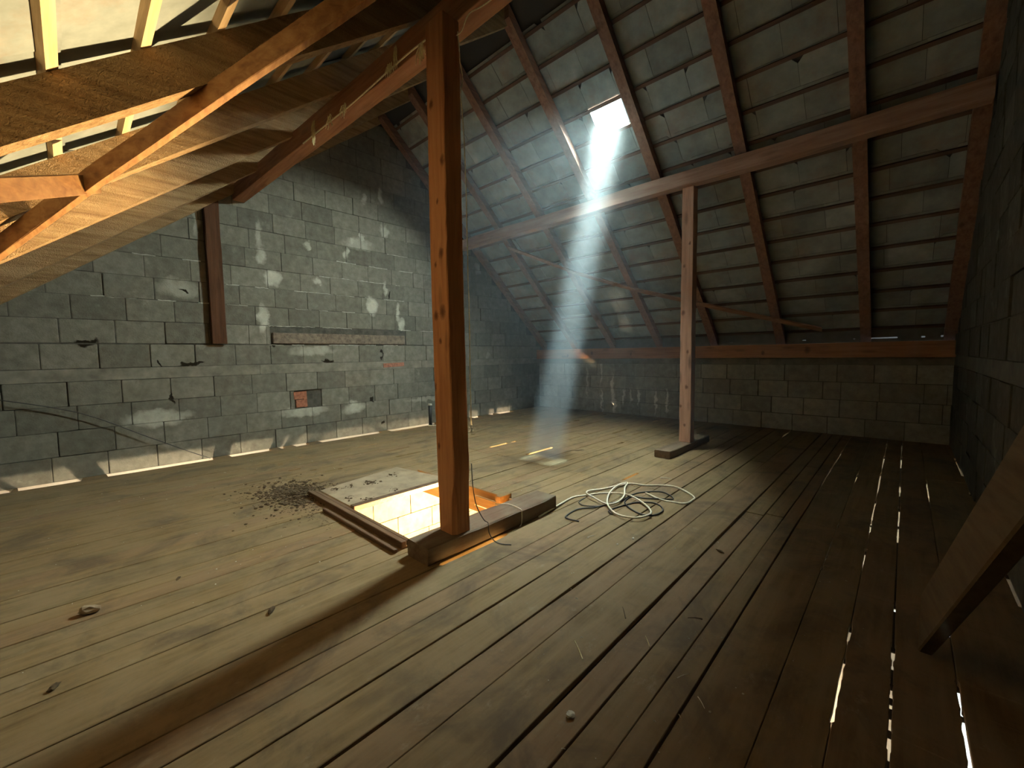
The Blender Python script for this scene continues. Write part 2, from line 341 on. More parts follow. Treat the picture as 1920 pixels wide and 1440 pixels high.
for g, v in {-0.97: 0.0085, -1.625: 0.0055, -1.40: 0.007, -0.825: 0.0038, -0.585: 0.004, -1.965: 0.0035, -2.54: 0.005, -2.73: 0.0035, -0.69: 0.0028, -3.03: 0.004}.items(): ghalf[g] = v
def gapw(g, y, side):
    h = ghalf[g]
    n = math.sin(y * 3.1 + g * 17) * 0.5 + math.sin(y * 9.7 + g * 31) * 0.3 + math.sin(y * 23.3 + g * 5 + side) * 0.3
    h = h * (1 + 0.45 * n)
    for a, b in gst[g]:
        if a <= y <= b:
            h = max(h, 0.0050 if g > -0.6 else (0.016 if g > -2.3 else 0.026))
            h *= 1 + (0.45 * math.sin(y * 61 + g * 3) + 0.25 * math.sin(y * 143 + g)) * (1 if g > -0.6 else 0.3)
    return h
fl = bmesh.new()
# dark underlay strips below the joints, left open where light comes up from the storey below
y0f, y1f = -1.12, YB + 0.02
for g in gaps:
    w = 0.055
    iv = sorted(gst[g]); cuts = list(iv)
    if HX0 - 0.01 < g < HX1 + 0.01: cuts.append((HY0, HY1))
    cuts.sort(); y = y0f
    for a, b in cuts + [(y1f, y1f)]:
        if a > y: box(fl, g - w, g + w, y, a, -0.047, -0.042)
        y = max(y, b)
floor = tag(mesh_obj('floor', fl, M['dark']), kind='structure')
def board(x0g, x1g, ya, yb, seed):
    bm = bmesh.new(); rn = random.Random(seed)
    ys = set([ya, yb]); y = ya
    while y < yb: ys.add(y); y += 0.22 if (ya < 4.2) else 0.5
    for g in (x0g, x1g):
        for a, b in gst[g]:
            for q in (a - 0.012, a + 0.002, b - 0.002, b + 0.012):
                if ya < q < yb: ys.add(q)
    ys = sorted(ys); dz = rn.uniform(-0.0025, 0.0025); rings = []
    for y in ys:
        a = x0g + (gapw(x0g, y, 1) if x0g != -7.06 or any(p <= y <= q for p, q in gst[x0g]) else -0.045) + (0.10 if x0g == -7.06 and any(p <= y <= q for p, q in gst[x0g]) else 0)
        b = x1g - (gapw(x1g, y, 0) if x1g != 0.50 or any(p <= y <= q for p, q in gst[x1g]) else -0.02)
        c = 0.0025; zt = dz + rn.uniform(-0.0008, 0.0008)
        rings.append([(a, y, -0.024), (b, y, -0.024), (b, y, zt - c), (b - c, y, zt), (a + c, y, zt), (a, y, zt - c)])
    quadstrip(bm, rings); bmesh.ops.recalc_face_normals(bm, faces=bm.faces)
    mesh_obj('floor_board', bm, [M['floor'], M['floor_b'], M['floor_c']][rn.choice((0, 0, 1, 2))], floor)
k = 0
for i in range(len(gaps) - 1):
    x1g, x0g = gaps[i], gaps[i + 1]
    brk = [3.95 + R.uniform(-0.06, 0.1), 7.0 + R.uniform(-0.3, 0.3)] if i % 3 else [4.02, 6.1 + R.uniform(-0.3, 0.3)]
    ys = [y0f] + brk + [y1f]
    inh = x0g > HX0 - 0.01 and x1g < HX1 + 0.01
    for a, b in zip(ys[:-1], ys[1:]):
        parts = [(a + 0.002, b - 0.002)]
        if inh and a < HY0: parts = [(a, HY0), (HY1, b - 0.002)]
        for p, q in parts: board(x0g, x1g, p, q, k); k += 1

# ------------------------------------------------------------------ block walls
def unit_block(mat, name):
    bm = bmesh.new(); bmesh.ops.create_cube(bm, size=1.0)
    bmesh.ops.bevel(bm, geom=bm.edges[:], offset=0.018, segments=1, affect='EDGES')
    me = bpy.data.meshes.new(name); bm.to_mesh(me); bm.free(); me.materials.append(mat); return me
def put_block(me, name, parent, c, dims, tilt=0.0, axis=0):
    o = bpy.data.objects.new(name, me); C.objects.link(o); o.parent = parent; o.location = c; o.scale = dims
    if axis == 0: o.rotation_euler = (tilt, 0, 0)
    else: o.rotation_euler = (0, tilt, 0)
    return o
gspots = [(2.2, 2.62, 0.13, 0.12, 1.0), (2.86, 2.66, 0.05, 0.07, .9), (2.74, 3.22, 0.06, 0.07, .8), (3.5, 3.42, 0.05, 0.05, .8), (3.68, 3.5, 0.04, 0.09, .8), (3.82, 2.3, 0.1, 0.17, 1.0), (4.36, 2.22, 0.05, 0.17, .9), (4.42, 2.0, 0.08, 0.12, .9), (2.03, 2.0, 0.07, 0.22, .9), (2.06, 2.93, 0.08, 0.12, .8), (2.04, 3.25, 0.05, 0.22, .55), (4.07, 4.35, 0.06, 0.13, .7), (3.74, 4.22, 0.05, 0.1, .5), (4.1, 2.65, 0.04, 0.12, .7), (3.38, 3.2, 0.06, 0.12, .8), (1.05, 2.35, 0.24, 0.14, .55), (1.28, 3.35, 0.05, 0.3, .5), (0.75, 0.64, 0.36, 0.11, .8), (2.55, 0.53, 0.4, 0.08, .75), (3.4, 0.5, 0.22, 0.11, .9), (4.1, 3.72, 0.09, 0.12, .7), (6.45, 3.35, 0.1, 0.12, .5), (2.75, 1.5, 0.4, 0.07, .5), (3.3, 1.72, 0.2, 0.05, .5), (4.9, 0.52, 0.5, 0.05, .45), (6.7, 1.4, 0.06, 0.1, .4), (3.6, 3.38, .3, .1, .5)]  # the low wide entries are pale bands along the wall
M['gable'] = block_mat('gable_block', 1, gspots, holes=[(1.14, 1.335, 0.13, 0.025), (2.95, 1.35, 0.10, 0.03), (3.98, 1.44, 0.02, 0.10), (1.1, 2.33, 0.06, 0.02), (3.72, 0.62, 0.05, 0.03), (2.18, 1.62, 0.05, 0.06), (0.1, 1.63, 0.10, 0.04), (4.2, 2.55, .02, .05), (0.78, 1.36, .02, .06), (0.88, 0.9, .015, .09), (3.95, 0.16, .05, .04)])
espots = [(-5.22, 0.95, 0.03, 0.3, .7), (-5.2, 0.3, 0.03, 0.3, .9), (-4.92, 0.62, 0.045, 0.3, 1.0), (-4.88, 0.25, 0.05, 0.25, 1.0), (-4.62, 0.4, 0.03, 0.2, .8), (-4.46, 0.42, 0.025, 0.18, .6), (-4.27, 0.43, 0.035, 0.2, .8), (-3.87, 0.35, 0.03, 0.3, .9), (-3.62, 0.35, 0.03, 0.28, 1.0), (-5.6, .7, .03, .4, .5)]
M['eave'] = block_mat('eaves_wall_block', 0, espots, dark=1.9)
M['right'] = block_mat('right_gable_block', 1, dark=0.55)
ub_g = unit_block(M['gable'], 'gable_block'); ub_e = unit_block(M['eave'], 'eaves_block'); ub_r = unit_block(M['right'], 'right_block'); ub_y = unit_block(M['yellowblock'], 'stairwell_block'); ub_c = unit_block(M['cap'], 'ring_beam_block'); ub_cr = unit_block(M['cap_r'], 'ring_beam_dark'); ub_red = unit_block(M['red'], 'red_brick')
def gable_poly(x0, x1, y_lo=-1.2):
    bm = bmesh.new(); o_ = RD + 0.06
    prof = [(y_lo, -0.3), (YB + 0.3, -0.3), (YB + 0.3, zR(YB + 0.3) + RDR + 0.06), (YR, zL(YR) + RDR + 0.06), (y_lo, zL(y_lo) + o_)]
    quadstrip(bm, [[(x0, y, z) for y, z in prof], [(x1, y, z) for y, z in prof]])
    bmesh.ops.recalc_face_normals(bm, faces=bm.faces); return bm
wl = tag(mesh_obj('wall_left', gable_poly(XW - 0.25, XW), M['mortar']), kind='structure')
wr = tag(mesh_obj('wall_right', gable_poly(XE + 0.0, XE + 0.25), M['mortar']), kind='structure')
def rows_upper():
    z = 1.61; out = []
    while z < 5.6: out.append((z, z + 0.283)); z += 0.283
    return out
lower = [(0.0, 0.29), (0.29, 0.58), (0.58, 0.87), (0.87, 1.155), (1.305, 1.60)]
def build_gable(x_face, sgn, parent, me, ylo, yhi, seed, L0=0.475):
    rn = random.Random(seed); cnt = 0
    for ri, (z0, z1) in enumerate(lower + rows_upper()):
        upper = ri >= 5
        zm = z1 + (0.0 if upper else 0)
        a = ylo; b = yhi
        if upper:
            a = max(ylo, (z1 - 2.40 - RD - 0.06) / 0.78); b = min(yhi, 6 + (3.87 + RDR + 0.06 - z1) / 0.89)
        if b - a < 0.15: continue
        y = a - (rn.uniform(0.0, 0.5) if ri % 2 else rn.uniform(0.2, 0.3))
        while y < b:
            L = L0 * rn.choice((1, 1, 1, 0.98, 1.03, 0.5 if rn.random() < 0.25 else 1))
            ya, yb = max(y, a), min(y + L, b)
            if yb - ya > 0.06:
                j = rn.uniform(0.003, 0.011); jz = rn.uniform(0.002, 0.008)
                pr = rn.uniform(0.006, 0.022) - (0.012 if upper else 0)
                skip = False
                if parent is wl:
                    if ri == 5 and yb > 2.12 and ya < 4.50:       # lintel sits here
                        if ya < 2.12: yb = 2.12
                        elif yb > 4.50 and ya < 4.5: ya = 4.50
                        if ya >= 2.12 and ya < 4.49: skip = True
                    if ri == 2 and ya < 2.62 and yb > 2.42:
                        if ya < 2.42: yb = 2.42
                        else: ya = 2.62
                    if upper and z0 < 3.5 and yb > 1.36 and ya < 1.54:
                        if ya < 1.36: put_block(me, 'block', parent, (x_face + sgn * (pr - 0.04), (ya + 1.36) / 2, (z0 + z1) / 2), (0.1, 1.36 - ya - 0.01, z1 - z0 - 0.01)); ya = 1.54
                        else: ya = 1.54
                if not skip and yb - ya > 0.05:
                    put_block(me, 'block', parent, (x_face + sgn * (pr - 0.04), (ya + yb) / 2, (z0 + z1) / 2), (0.1, yb - ya - j * 1.3, z1 - z0 - jz * 1.2), rn.uniform(-0.006, 0.006)); cnt += 1
            y += L
    y = ylo
    while y < yhi:     # cast ring beam course between the blocks
        yb = min(y + 2.9, yhi)
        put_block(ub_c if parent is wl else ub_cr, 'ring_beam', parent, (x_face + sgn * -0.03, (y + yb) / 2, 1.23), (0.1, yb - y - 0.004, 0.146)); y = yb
    return cnt
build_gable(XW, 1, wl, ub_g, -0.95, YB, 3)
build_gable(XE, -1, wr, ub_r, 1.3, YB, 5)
for (y, z, dy, dz) in ((2.52, 0.66, 0.17, 0.12), (2.50, 0.79, 0.19, 0.12), (4.22, 1.235, 0.44, 0.075), (2.58, 0.725, 0.05, 0.26)):
    put_block(ub_red, 'brick', wl, (XW - 0.015, y, z), (0.09, dy, dz), 0.03)
bm = bmesh.new(); box(bm, -0.03, 0.035, -1.165, 1.165, -0.085, 0.085)
bmesh.ops.bevel(bm, geom=bm.edges[:], offset=0.012, segments=1, affect='EDGES')
M['lintel'] = plain('weathered_lintel', (0.17, 0.135, 0.10), 0.95, 0.45, 18)
mesh_obj('lintel', bm, M['lintel'], wl, (XW, 3.31, 1.705))
# pale mortar beads squeezed out of some bed joints
bm = bmesh.new(); rn = random.Random(31)
for z, ya, yb in ((1.893, 2.1, 3.6), (2.176, 2.5, 3.35), (2.176, 1.58, 2.0), (2.459, 3.15, 4.35), (2.459, 1.58, 1.95), (2.459, 2.5, 3.0), (2.742, 2.9, 4.4), (3.025, 3.2, 4.5), (3.308, 3.9, 4.8), (2.742, 0.6, 1.2), (2.176, 0.2, 1.3), (1.60, 2.1, 4.5), (1.893, 4.4, 5.0)):
    y = ya
    while y < yb:
        L = rn.uniform(0.08, 0.3)
        if rn.random() < 0.72:
            n_ = 5; tube(bm, [(XW + 0.006 + rn.uniform(-.003, .004), y + L * i / n_, z + rn.uniform(-.006, .006)) for i in range(n_ + 1)], rn.uniform(0.005, 0.009), 5, 1)
        y += L
tag(mesh_obj('mortar_bead', bm, M['bead'], wl), kind='stuff')
# eaves wall
bm = bmesh.new(); box(bm, XW - 0.2, XE + 0.2, YB, YB + 0.25, -0.3, 1.27)
wb = tag(mesh_obj('wall_back', bm, M['mortar']), kind='structure')
rn = random.Random(11)
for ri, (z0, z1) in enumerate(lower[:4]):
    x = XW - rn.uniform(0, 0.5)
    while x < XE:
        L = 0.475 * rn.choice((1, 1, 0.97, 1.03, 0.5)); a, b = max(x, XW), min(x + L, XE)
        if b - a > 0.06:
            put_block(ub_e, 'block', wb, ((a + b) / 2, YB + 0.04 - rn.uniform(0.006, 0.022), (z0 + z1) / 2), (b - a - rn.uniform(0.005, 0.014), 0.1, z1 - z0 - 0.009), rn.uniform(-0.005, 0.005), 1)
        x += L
x = XW
while x < XE:
    b = min(x + 2.6, XE)
    put_block(ub_c, 'ring_beam', wb, ((x + b) / 2, YB + 0.03, 1.212), (b - x - 0.004, 0.1, 0.114), 0, 1); x = b
bm = bmesh.new(); box(bm, XW - 0.2, XE + 0.2, -1.35, -1.12, -0.3, 1.85)
tag(mesh_obj('wall_front', bm, M['mortar']), kind='structure')

bm = bmesh.new(); box(bm, XW - 0.1, XW + 0.008, -1.1, YB, -2.65, -0.002)
tag(mesh_obj('wall_lower_gable', bm, M['room']), kind='structure')
# stairwell wall seen through the hatch
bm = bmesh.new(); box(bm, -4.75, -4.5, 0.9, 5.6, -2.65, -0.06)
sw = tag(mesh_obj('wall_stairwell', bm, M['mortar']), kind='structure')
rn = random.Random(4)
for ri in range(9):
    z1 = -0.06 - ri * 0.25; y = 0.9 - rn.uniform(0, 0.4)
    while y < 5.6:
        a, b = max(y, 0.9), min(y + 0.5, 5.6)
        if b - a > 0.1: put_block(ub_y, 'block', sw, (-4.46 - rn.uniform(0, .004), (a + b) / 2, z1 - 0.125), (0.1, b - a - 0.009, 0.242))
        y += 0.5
M['stair'] = plain('partition_plaster', (0.14, 0.11, 0.07), 0.9)
for nm, bx in (('wall_lightblock_back', (-4.5, -1.6, 5.0, 5.2)), ('wall_lightblock_right', (-1.8, -1.6, 0.9, 5.0)), ('wall_lightblock_front', (-4.5, -1.8, 0.9, 1.1))):  # added partitions that keep the lower lamps' light from rising through the hatch
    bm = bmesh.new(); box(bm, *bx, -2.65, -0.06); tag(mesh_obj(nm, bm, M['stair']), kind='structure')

# ------------------------------------------------------------------ roof
SX0, SX1, SY0, SY1 = -3.353, -2.862, 5.205, 5.476       # skylight opening
def deck(name, zf, rects, h0=0.335):
    bm = bmesh.new(); h1 = h0 + 0.03
    for (x0, x1, ya, yb) in rects:
        ring0 = [(x0, ya, zf(ya) + h0), (x1, ya, zf(ya) + h0), (x1, ya, zf(ya) + h1), (x0, ya, zf(ya) + h1)]
        ring1 = [(x0, yb, zf(yb) + h0), (x1, yb, zf(yb) + h0), (x1, yb, zf(yb) + h1), (x0, yb, zf(yb) + h1)]
        quadstrip(bm, [ring0, ring1])
    bmesh.ops.recalc_face_normals(bm, faces=bm.faces)
    return tag(mesh_obj(name, bm, M['deck']), kind='structure')
XA, XB = XW - 0.3, XE + 0.3
cl = deck('ceiling_left', zL, [(XA, XB, -1.6, YR)], 0.365)
cr = deck('ceiling_right', zR, [(XA, XB, YR - 0.22, SY0), (XA, SX0, SY0, SY1), (SX1, XB, SY0, SY1), (XA, XB, SY1, YB + 0.6)], 0.235)
# rafters
def rafter(x0, x1, ya, yb, zf, mat, parent, seed, RD=RD):
    bm = bmesh.new(); n = 14; rings = []; rn = random.Random(seed)
    for i in range(n + 1):
        y = ya + (yb - ya) * i / n; j = lambda: rn.uniform(-0.003, 0.003)
        rings.append([(x0 + j(), y, zf(y) + j()), (x1 + j(), y, zf(y) + j()), (x1 + j(), y, zf(y) + RD), (x0 + j(), y, zf(y) + RD)])
    quadstrip(bm, rings); bmesh.ops.recalc_face_normals(bm, faces=bm.faces)
    mesh_obj('rafter', bm, mat, parent)
for i, x in enumerate((-7.11, -6.15, -5.05, -3.95, -2.85, -1.75, -0.65, 0.40)):
    rafter(x, x + 0.10, -1.3, YR + 0.05, zL, M['raft_l'], cl, 20 + i)
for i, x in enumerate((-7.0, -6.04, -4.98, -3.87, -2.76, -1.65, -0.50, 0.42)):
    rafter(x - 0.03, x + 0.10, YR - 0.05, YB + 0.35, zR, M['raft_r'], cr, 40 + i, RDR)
# battens
def batten(y, zf, slope, mat, parent, x0, x1):
    bm = bmesh.new(); t = Vector((0, 1, slope)).normalized(); n = Vector((0, -slope, 1)).normalized()
    c = Vector((0, y, zf(y) + (RD if slope > 0 else RDR) + 0.002))
    pts = [c + Vector((x0 + (x1 - x0) * i / 10, 0, 0)) for i in range(11)]
    beam(bm, pts, t, n, 0.05 if slope > 0 else 0.042, 0.048 if slope > 0 else 0.026, 0.0015, int(y * 100))
    mesh_obj('batten', bm, mat, parent)
byl = [0.02 + 0.322 * k for k in range(-4, 13)]
byr = [4.316 + 0.2854 * k for k in range(0, 16)]
for y in byl: batten(y, zL, 0.78, M['batten'], cl, XW, XE)
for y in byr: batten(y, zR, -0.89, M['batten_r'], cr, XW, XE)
# slates: one shared mesh for a plain slate, one with a clipped corner
def slate_mesh(kind, mk='slate'):
    bm = bmesh.new()
    pr = [(0, 0), (1, 0), (1, 1), (0, 1)] if kind == 0 else ([(0.22, 0), (1, 0), (1, 1), (0, 1), (0, 0.3)] if kind == 1 else [(0, 0), (0.78, 0), (1, 0.3), (1, 1), (0, 1)])
    quadstrip(bm, [[(a, b, 0) for a, b in pr], [(a, b, 0.007) for a, b in pr]])
    bmesh.ops.recalc_face_normals(bm, faces=bm.faces)
    me = bpy.data.meshes.new('slate'); bm.to_mesh(me); bm.free(); me.materials.append(M[mk]); return me
SM = [slate_mesh(0), slate_mesh(1), slate_mesh(2)]; SML = [slate_mesh(0, 'slate_l'), slate_mesh(1, 'slate_l'), slate_mesh(2, 'slate_l')]
def lay_slates(ys, zf, slope, parent, xlo, xhi, seed, width, hole=False):
    rn = random.Random(seed); n = 0
    pitch = ys[1] - ys[0]; ang = math.atan(slope)
    for k, y in enumerate(ys):
        x = xlo - rn.uniform(0, width)
        while x < xhi:
            w = width * rn.uniform(0.97, 1.03); a, b = max(x, xlo), min(x + w - 0.004, xhi)
            segs = [(a, b)]
            if hole and SY0 - 0.02 < y + pitch * 0.5 < SY1 + 0.02:
                segs = []
                if a < SX0 - 0.01: segs.append((a, min(b, SX0 - 0.005)))
                if b > SX1 + 0.01: segs.append((max(a, SX1 + 0.005), b))
            for a2, b2 in segs:
                if b2 - a2 < 0.04: continue
                # in y the slate spans from this batten to just past the next one
                ov = 0.01 if (hole and abs(y + pitch * 0.5 - 0.5 * (SY0 + SY1)) < pitch * 1.6) else 0.05
                o = bpy.data.objects.new('slate', (SML if slope > 0 else SM)[rn.choice((0, 0, 0, 0, 1, 2))]); C.objects.link(o); o.parent = parent
                ytop = y if slope > 0 else y + pitch
                tl = rn.uniform(0.008, 0.022)
                o.scale = (b2 - a2, (pitch + ov) / math.cos(ang) * (1), 1)
                lift = (RD if slope > 0 else RDR) + 0.034 + rn.uniform(0, 0.006)
                if slope > 0:
                    o.rotation_euler = (ang - tl * 1.5, rn.uniform(-.004, .004), 0); o.location = (a2, y - ov / 2, zf(y - ov / 2) + lift + 0.030)
                else:
                    o.rotation_euler = (ang - tl * 0.0 + tl * 1.5, rn.uniform(-.004, .004), 0); o.location = (a2, y - ov / 2, zf(y - ov / 2) + lift)
                n += 1
            x += w
    return n
lay_slates([y for y in byl if -0.7 < y < 3.9], zL, 0.78, cl, -6.1, XE, 5, 0.60)
lay_slates([y for y in byr if y < 8.55], zR, -0.89, cr, -7.1, XE, 9, 0.48, True)
# skylight
win = tag(empty('window_1', (0, 0, 0)), kind='structure')
t = Vector((0, 1, -0.89)).normalized(); nn = Vector((0, 0.89, 1)).normalized()
zc = lambda y: zR(y) + RDR + 0.04
for a, b, sd in (((SX0, SY0), (SX1, SY0), 0), ((SX0, SY1), (SX1, SY1), 0), ((SX0, SY0), (SX0, SY1), 1), ((SX1, SY0), (SX1, SY1), 1)):
    bm = bmesh.new()
    p, q = Vector((a[0], a[1], zc(a[1]))), Vector((b[0], b[1], zc(b[1])))
    beam(bm, [p, q], t if sd == 0 else Vector((1, 0, 0)), nn, 0.018, 0.05)
    mesh_obj('frame_bar', bm, M['frame'], win)
bm = bmesh.new(); p0, p1 = zc(SY0) + 0.02, zc(SY1) + 0.02
quadstrip(bm, [[(SX0, SY0, p0), (SX1, SY0, p0), (SX1, SY0, p0 + .004), (SX0, SY0, p0 + .004)], [(SX0, SY1, p1), (SX1, SY1, p1), (SX1, SY1, p1 + .004), (SX0, SY1, p1 + .004)]])
mesh_obj('pane', bm, M['glass'], win)
bm = bmesh.new()
tube(bm, [(-2.83, 4.96, zR(4.96) + 0.16), (-2.84, 5.24, zR(5.24) + 0.15), (-2.835, 5.65, zR(5.65) + 0.15)], 0.006, 5, 3)
mesh_obj('stay_rod', bm, M['frame'], win)

# ------------------------------------------------------------------ eaves: infill boards with slits of daylight
slits = [(-6.80, -6.62, .010), (-6.38, -6.30, .010), (-5.62, -5.55, .012), (-2.45, -2.40, .008), (-1.62, -1.58, .010), (-1.30, -1.25, .010), (-0.62, -0.60, .012), (-0.42, -0.10, .020), (0.16, 0.20, .02), (0.36, 0.50, .024)]
tr = tag(empty('trim_1', (0, 0, 0)), kind='structure')
x = XW; edges = []
for a, b, h in slits: edges += [(x, a, 0.0), (a, b, h)]; x = b
edges.append((x, XE, 0.0))
for i, (a, b, h) in enumerate(edges):
    if b - a < 0.005: continue
    bm = bmesh.new(); z0 = 1.50
    if h == 0: box(bm, a, b, 8.66, 8.69, z0, 1.78)
    else: box(bm, a, b, 8.66, 8.69, z0 + 0.06 + h, 1.78); box(bm, a, b, 8.66, 8.69, z0, z0 + 0.06)
    mesh_obj('infill_board', bm, M['infill'], tr)

# ------------------------------------------------------------------ timber frame
def timber(name, pts, side, up, w, h, mat, label, cat, seed, jit=0.003, cham=0.006, partname=None):
    base = Vector(pts[0]); bm = bmesh.new()
    beam(bm, pts, side, up, w, h, jit, seed, base, cham)
    o = mesh_obj(name, bm, mat, None, base)
    return tag(o, label, cat)
X, Y, Z = (1, 0, 0), (0, 1, 0), (0, 0, 1)
# central post with a cut notch near its foot
bm = bmesh.new(); rings = []; rn = random.Random(2)
px0, px1, py0, py1 = -2.46, -2.268, 1.78, 1.925
for i in range(40):
    z = 0.125 + (3.63 - 0.125) * i / 39
    j = lambda: rn.uniform(-0.0025, 0.0025)
    nk = 0.02 if z < 0.42 else 0.0
    nb = 0.010 * max(0, 1 - abs(z - 0.45) / 0.1)
    xx1 = px1 + (0.012 * math.exp(-((z - .62) / .05) ** 2)) + 0.006 * math.sin(z * 2.3)
    xx0 = px0 + 0.006 * math.sin(z * 1.9 + 1) + (0.008 if z < 0.4 else 0)
    rings.append([Vector((xx0 + j(), py0 + 0.008, z)), Vector((xx0 + 0.01, py0 + j(), z)), Vector((xx1 - 0.006 - nk, py0 + j(), z)), Vector((xx1 + j(), py0 + 0.006 + nk, z)), Vector((xx1 + j() , py1 - 0.006, z)), Vector((xx1 - 0.006, py1 + j(), z)), Vector((xx0 + 0.008, py1 + j(), z)), Vector((xx0 + j(), py1 - 0.008, z))])
base = Vector((-2.36, 1.85, 0.125)); rings = [[p - base for p in r] for r in rings]
quadstrip(bm, rings); bmesh.ops.recalc_face_normals(bm, faces=bm.faces)
tag(mesh_obj('wooden_post', bm, M['post'], None, base), 'thick orange-brown wooden post standing on the sleeper beside the lit hatch', 'post')
timber('wooden_post', lerp_pts((-2.265, 5.98, 0.105), (-2.265, 5.98, 3.665), 16), X, Y, 0.16, 0.15, M['post_b'], 'thinner wooden post standing on a short sleeper near the back wall', 'post', 3)
timber('sleeper_beam', lerp_pts((-2.37, 1.54, 0.002), (-2.36, 2.92, 0.002), 8), X, Z, 0.245, 0.122, M['sleeper'], 'dusty dark sleeper beam along the hatch edge under the thick post', 'beam', 4, 0.004, 0.01)
timber('sleeper_beam', lerp_pts((-2.29, 5.28, 0.002), (-2.27, 6.72, 0.002), 6), X, Z, 0.21, 0.10, M['sleeper'], 'short dark sleeper beam under the thinner post near the back wall', 'beam', 5, 0.003, 0.008)
timber('purlin', [(-7.1, 1.80, 3.665), (-5.5, 1.86, 3.66), (-4, 1.93, 3.65), (-2.35, 1.98, 3.635), (-1, 1.99, 3.63), (0.5, 2.0, 3.63)], Y, Z, 0.15, 0.205, M['beam_x'], 'roof beam on top of the thick post, glowing orange underneath, straw hanging from it', 'beam', 6, 0.004)
timber('purlin', [(-7.1 + 7.6 * i / 14, 5.99, 3.672 + 0.008 * math.sin(i)) for i in range(15)], Y, Z, 0.17, 0.19, M['beam_b'], 'long pinkish-brown roof beam resting on the thinner post below the skylight', 'beam', 7, 0.003)
timber('wall_plate', [(XW + 0.02 + (XE - XW - 0.04) * i / 14, 8.56, 1.27) for i in range(15)], Y, Z, 0.18, 0.235, M['plate'], 'reddish-brown timber plate lying on top of the low back wall', 'beam', 8, 0.004)
timber('wall_stud', lerp_pts((-7.10, 1.45, 1.612), (-7.095, 1.45, 3.72), 10), Y, X, 0.175, 0.07, M['darkwood'], 'dark brown upright timber set into the grey block gable wall', 'stud', 9, 0.004)
# wind braces
bl = [(-4.9 + 0.30 * i, -0.26 + 0.66 * (-4.9 + 0.30 * i + 4.07)) for i in range(13)]
d_ = Vector((1, 0.66, 0.515)).normalized()
timber('diagonal_brace', [(x, y, zL(y) - 0.125 - (0.05 * max(0, (-3.5 - x)))) for x, y in bl if y > -0.85], Vector((d_.y, -d_.x, 0)), Z, 0.038, 0.122, M['brace'], 'long diagonal board under the left roof slope with a brightly lit lower edge', 'brace', 10, 0.003, 0.003)
timber('diagonal_brace', [(-2.60, -0.49, zL(-0.49) - 0.125), (-3.1, -0.16, zL(-0.16) - 0.122), (-3.60, 0.17, zL(0.17) - 0.12)], Vector((0.55, 0.83, 0)), Z, 0.038, 0.115, M['brace'], 'short brown board at the left edge butting against the long diagonal brace', 'brace', 11, 0.002, 0.003)
rb = [(-5.98, 6.28), (-4.79, 6.95), (-3.77, 7.39), (-2.24, 7.94), (-1.0, 8.36)]
M['rbrace'] = wood('right_brace_wood', 0, (0.30, 0.15, 0.09), (0.46, 0.27, 0.17), (0.58, 0.38, 0.26), 0.7)
timber('diagonal_brace', [(x, y, zR(y) - 0.055) for x, y in rb], Vector((0, 1, -0.89)), Vector((0, 0.66, 0.75)), 0.085, 0.03, M['rbrace'], 'thin diagonal lath nailed under the rafters behind the thinner post', 'brace', 12, 0.003, 0.003)
# raking strut in front of the right wall: vertical cut foot, rising towards the camera
foot = Vector((0.117, 2.60, 0.0)); dr = Vector((0.14, -1.0, 0.98)).normalized()
bm = bmesh.new(); hz = 0.28; wd = 0.05; rings = []
for s in (0, 0.5, 1.0, 1.6, 2.2, 2.95):
    p = dr * s
    rings.append([p + Vector((-wd / 2, 0, 0.004)), p + Vector((wd / 2, 0, 0.004)), p + Vector((wd / 2, 0, hz)), p + Vector((-wd / 2, 0, hz))])
quadstrip(bm, rings); bmesh.ops.recalc_face_normals(bm, faces=bm.faces)
bmesh.ops.bevel(bm, geom=[e for e in bm.edges if e.is_boundary is False and len(e.link_faces) == 2 and e.calc_face_angle(0) > 0.5], offset=0.006, segments=1, affect='EDGES')
M['strut'] = wood('strut_wood', 1, (0.10, 0.068, 0.036), (0.15, 0.108, 0.06), (0.19, 0.14, 0.08), 0.75, 0.2, rotx=0.8)
tag(mesh_obj('raking_strut', bm, M['strut'], None, foot), 'wide sloping timber strut rising from the floor beside the dark right wall', 'strut')

# ------------------------------------------------------------------ hatch
fr = tag(empty('floor_hatch', (-3.4, 2.2, 0)), 'bright open hatch in the floor lined with timber boards', 'hatch')
def part_box(name, parent, x0, x1, y0, y1, z0, z1, mat, bev=0.004):
    o_ = parent.location if parent else Vector((0, 0, 0)); bm = bmesh.new()
    box(bm, x0 - o_.x, x1 - o_.x, y0 - o_.y, y1 - o_.y, z0 - o_.z, z1 - o_.z)
    if bev: bmesh.ops.bevel(bm, geom=bm.edges[:], offset=bev, segments=1, affect='EDGES')
    return mesh_obj(name, bm, mat, parent)
part_box('frame_board', fr, -4.28, -2.50, 2.815, 2.84, -0.24, 0.012, M['newpine'])
part_box('frame_board', fr, -4.28, -2.54, 1.60, 1.625, -0.20, 0.0, M['newpine'])
part_box('frame_board', fr, -4.28, -4.255, 1.625, 2.815, -0.20, 0.0, M['newpine'])
part_box('frame_board', fr, -2.565, -2.54, 1.625, 2.815, -0.20, -0.002, M['newpine'])
part_box('cross_board', fr, -3.15, -2.565, 2.74, 2.765, -0.13, -0.03, M['newpine'])
o = part_box('end_block', fr, -2.80, -2.735, 2.70, 2.86, -0.10, 0.055, M['newpine'])
rl = tag(empty('guide_rail', (-3.5, 1.62, 0)), 'pair of dark timber rails along the near side of the hatch', 'rail')
part_box('rail_board', rl, -4.33, -2.60, 1.615, 1.65, 0.002, 0.040, M['rail'])
part_box('rail_board', rl, -4.33, -2.60, 1.555, 1.600, 0.002, 0.055, M['rail'])
part_box('rail_board', rl, -3.80, -2.58, 1.480, 1.512, 0.002, 0.030, M['rail'])
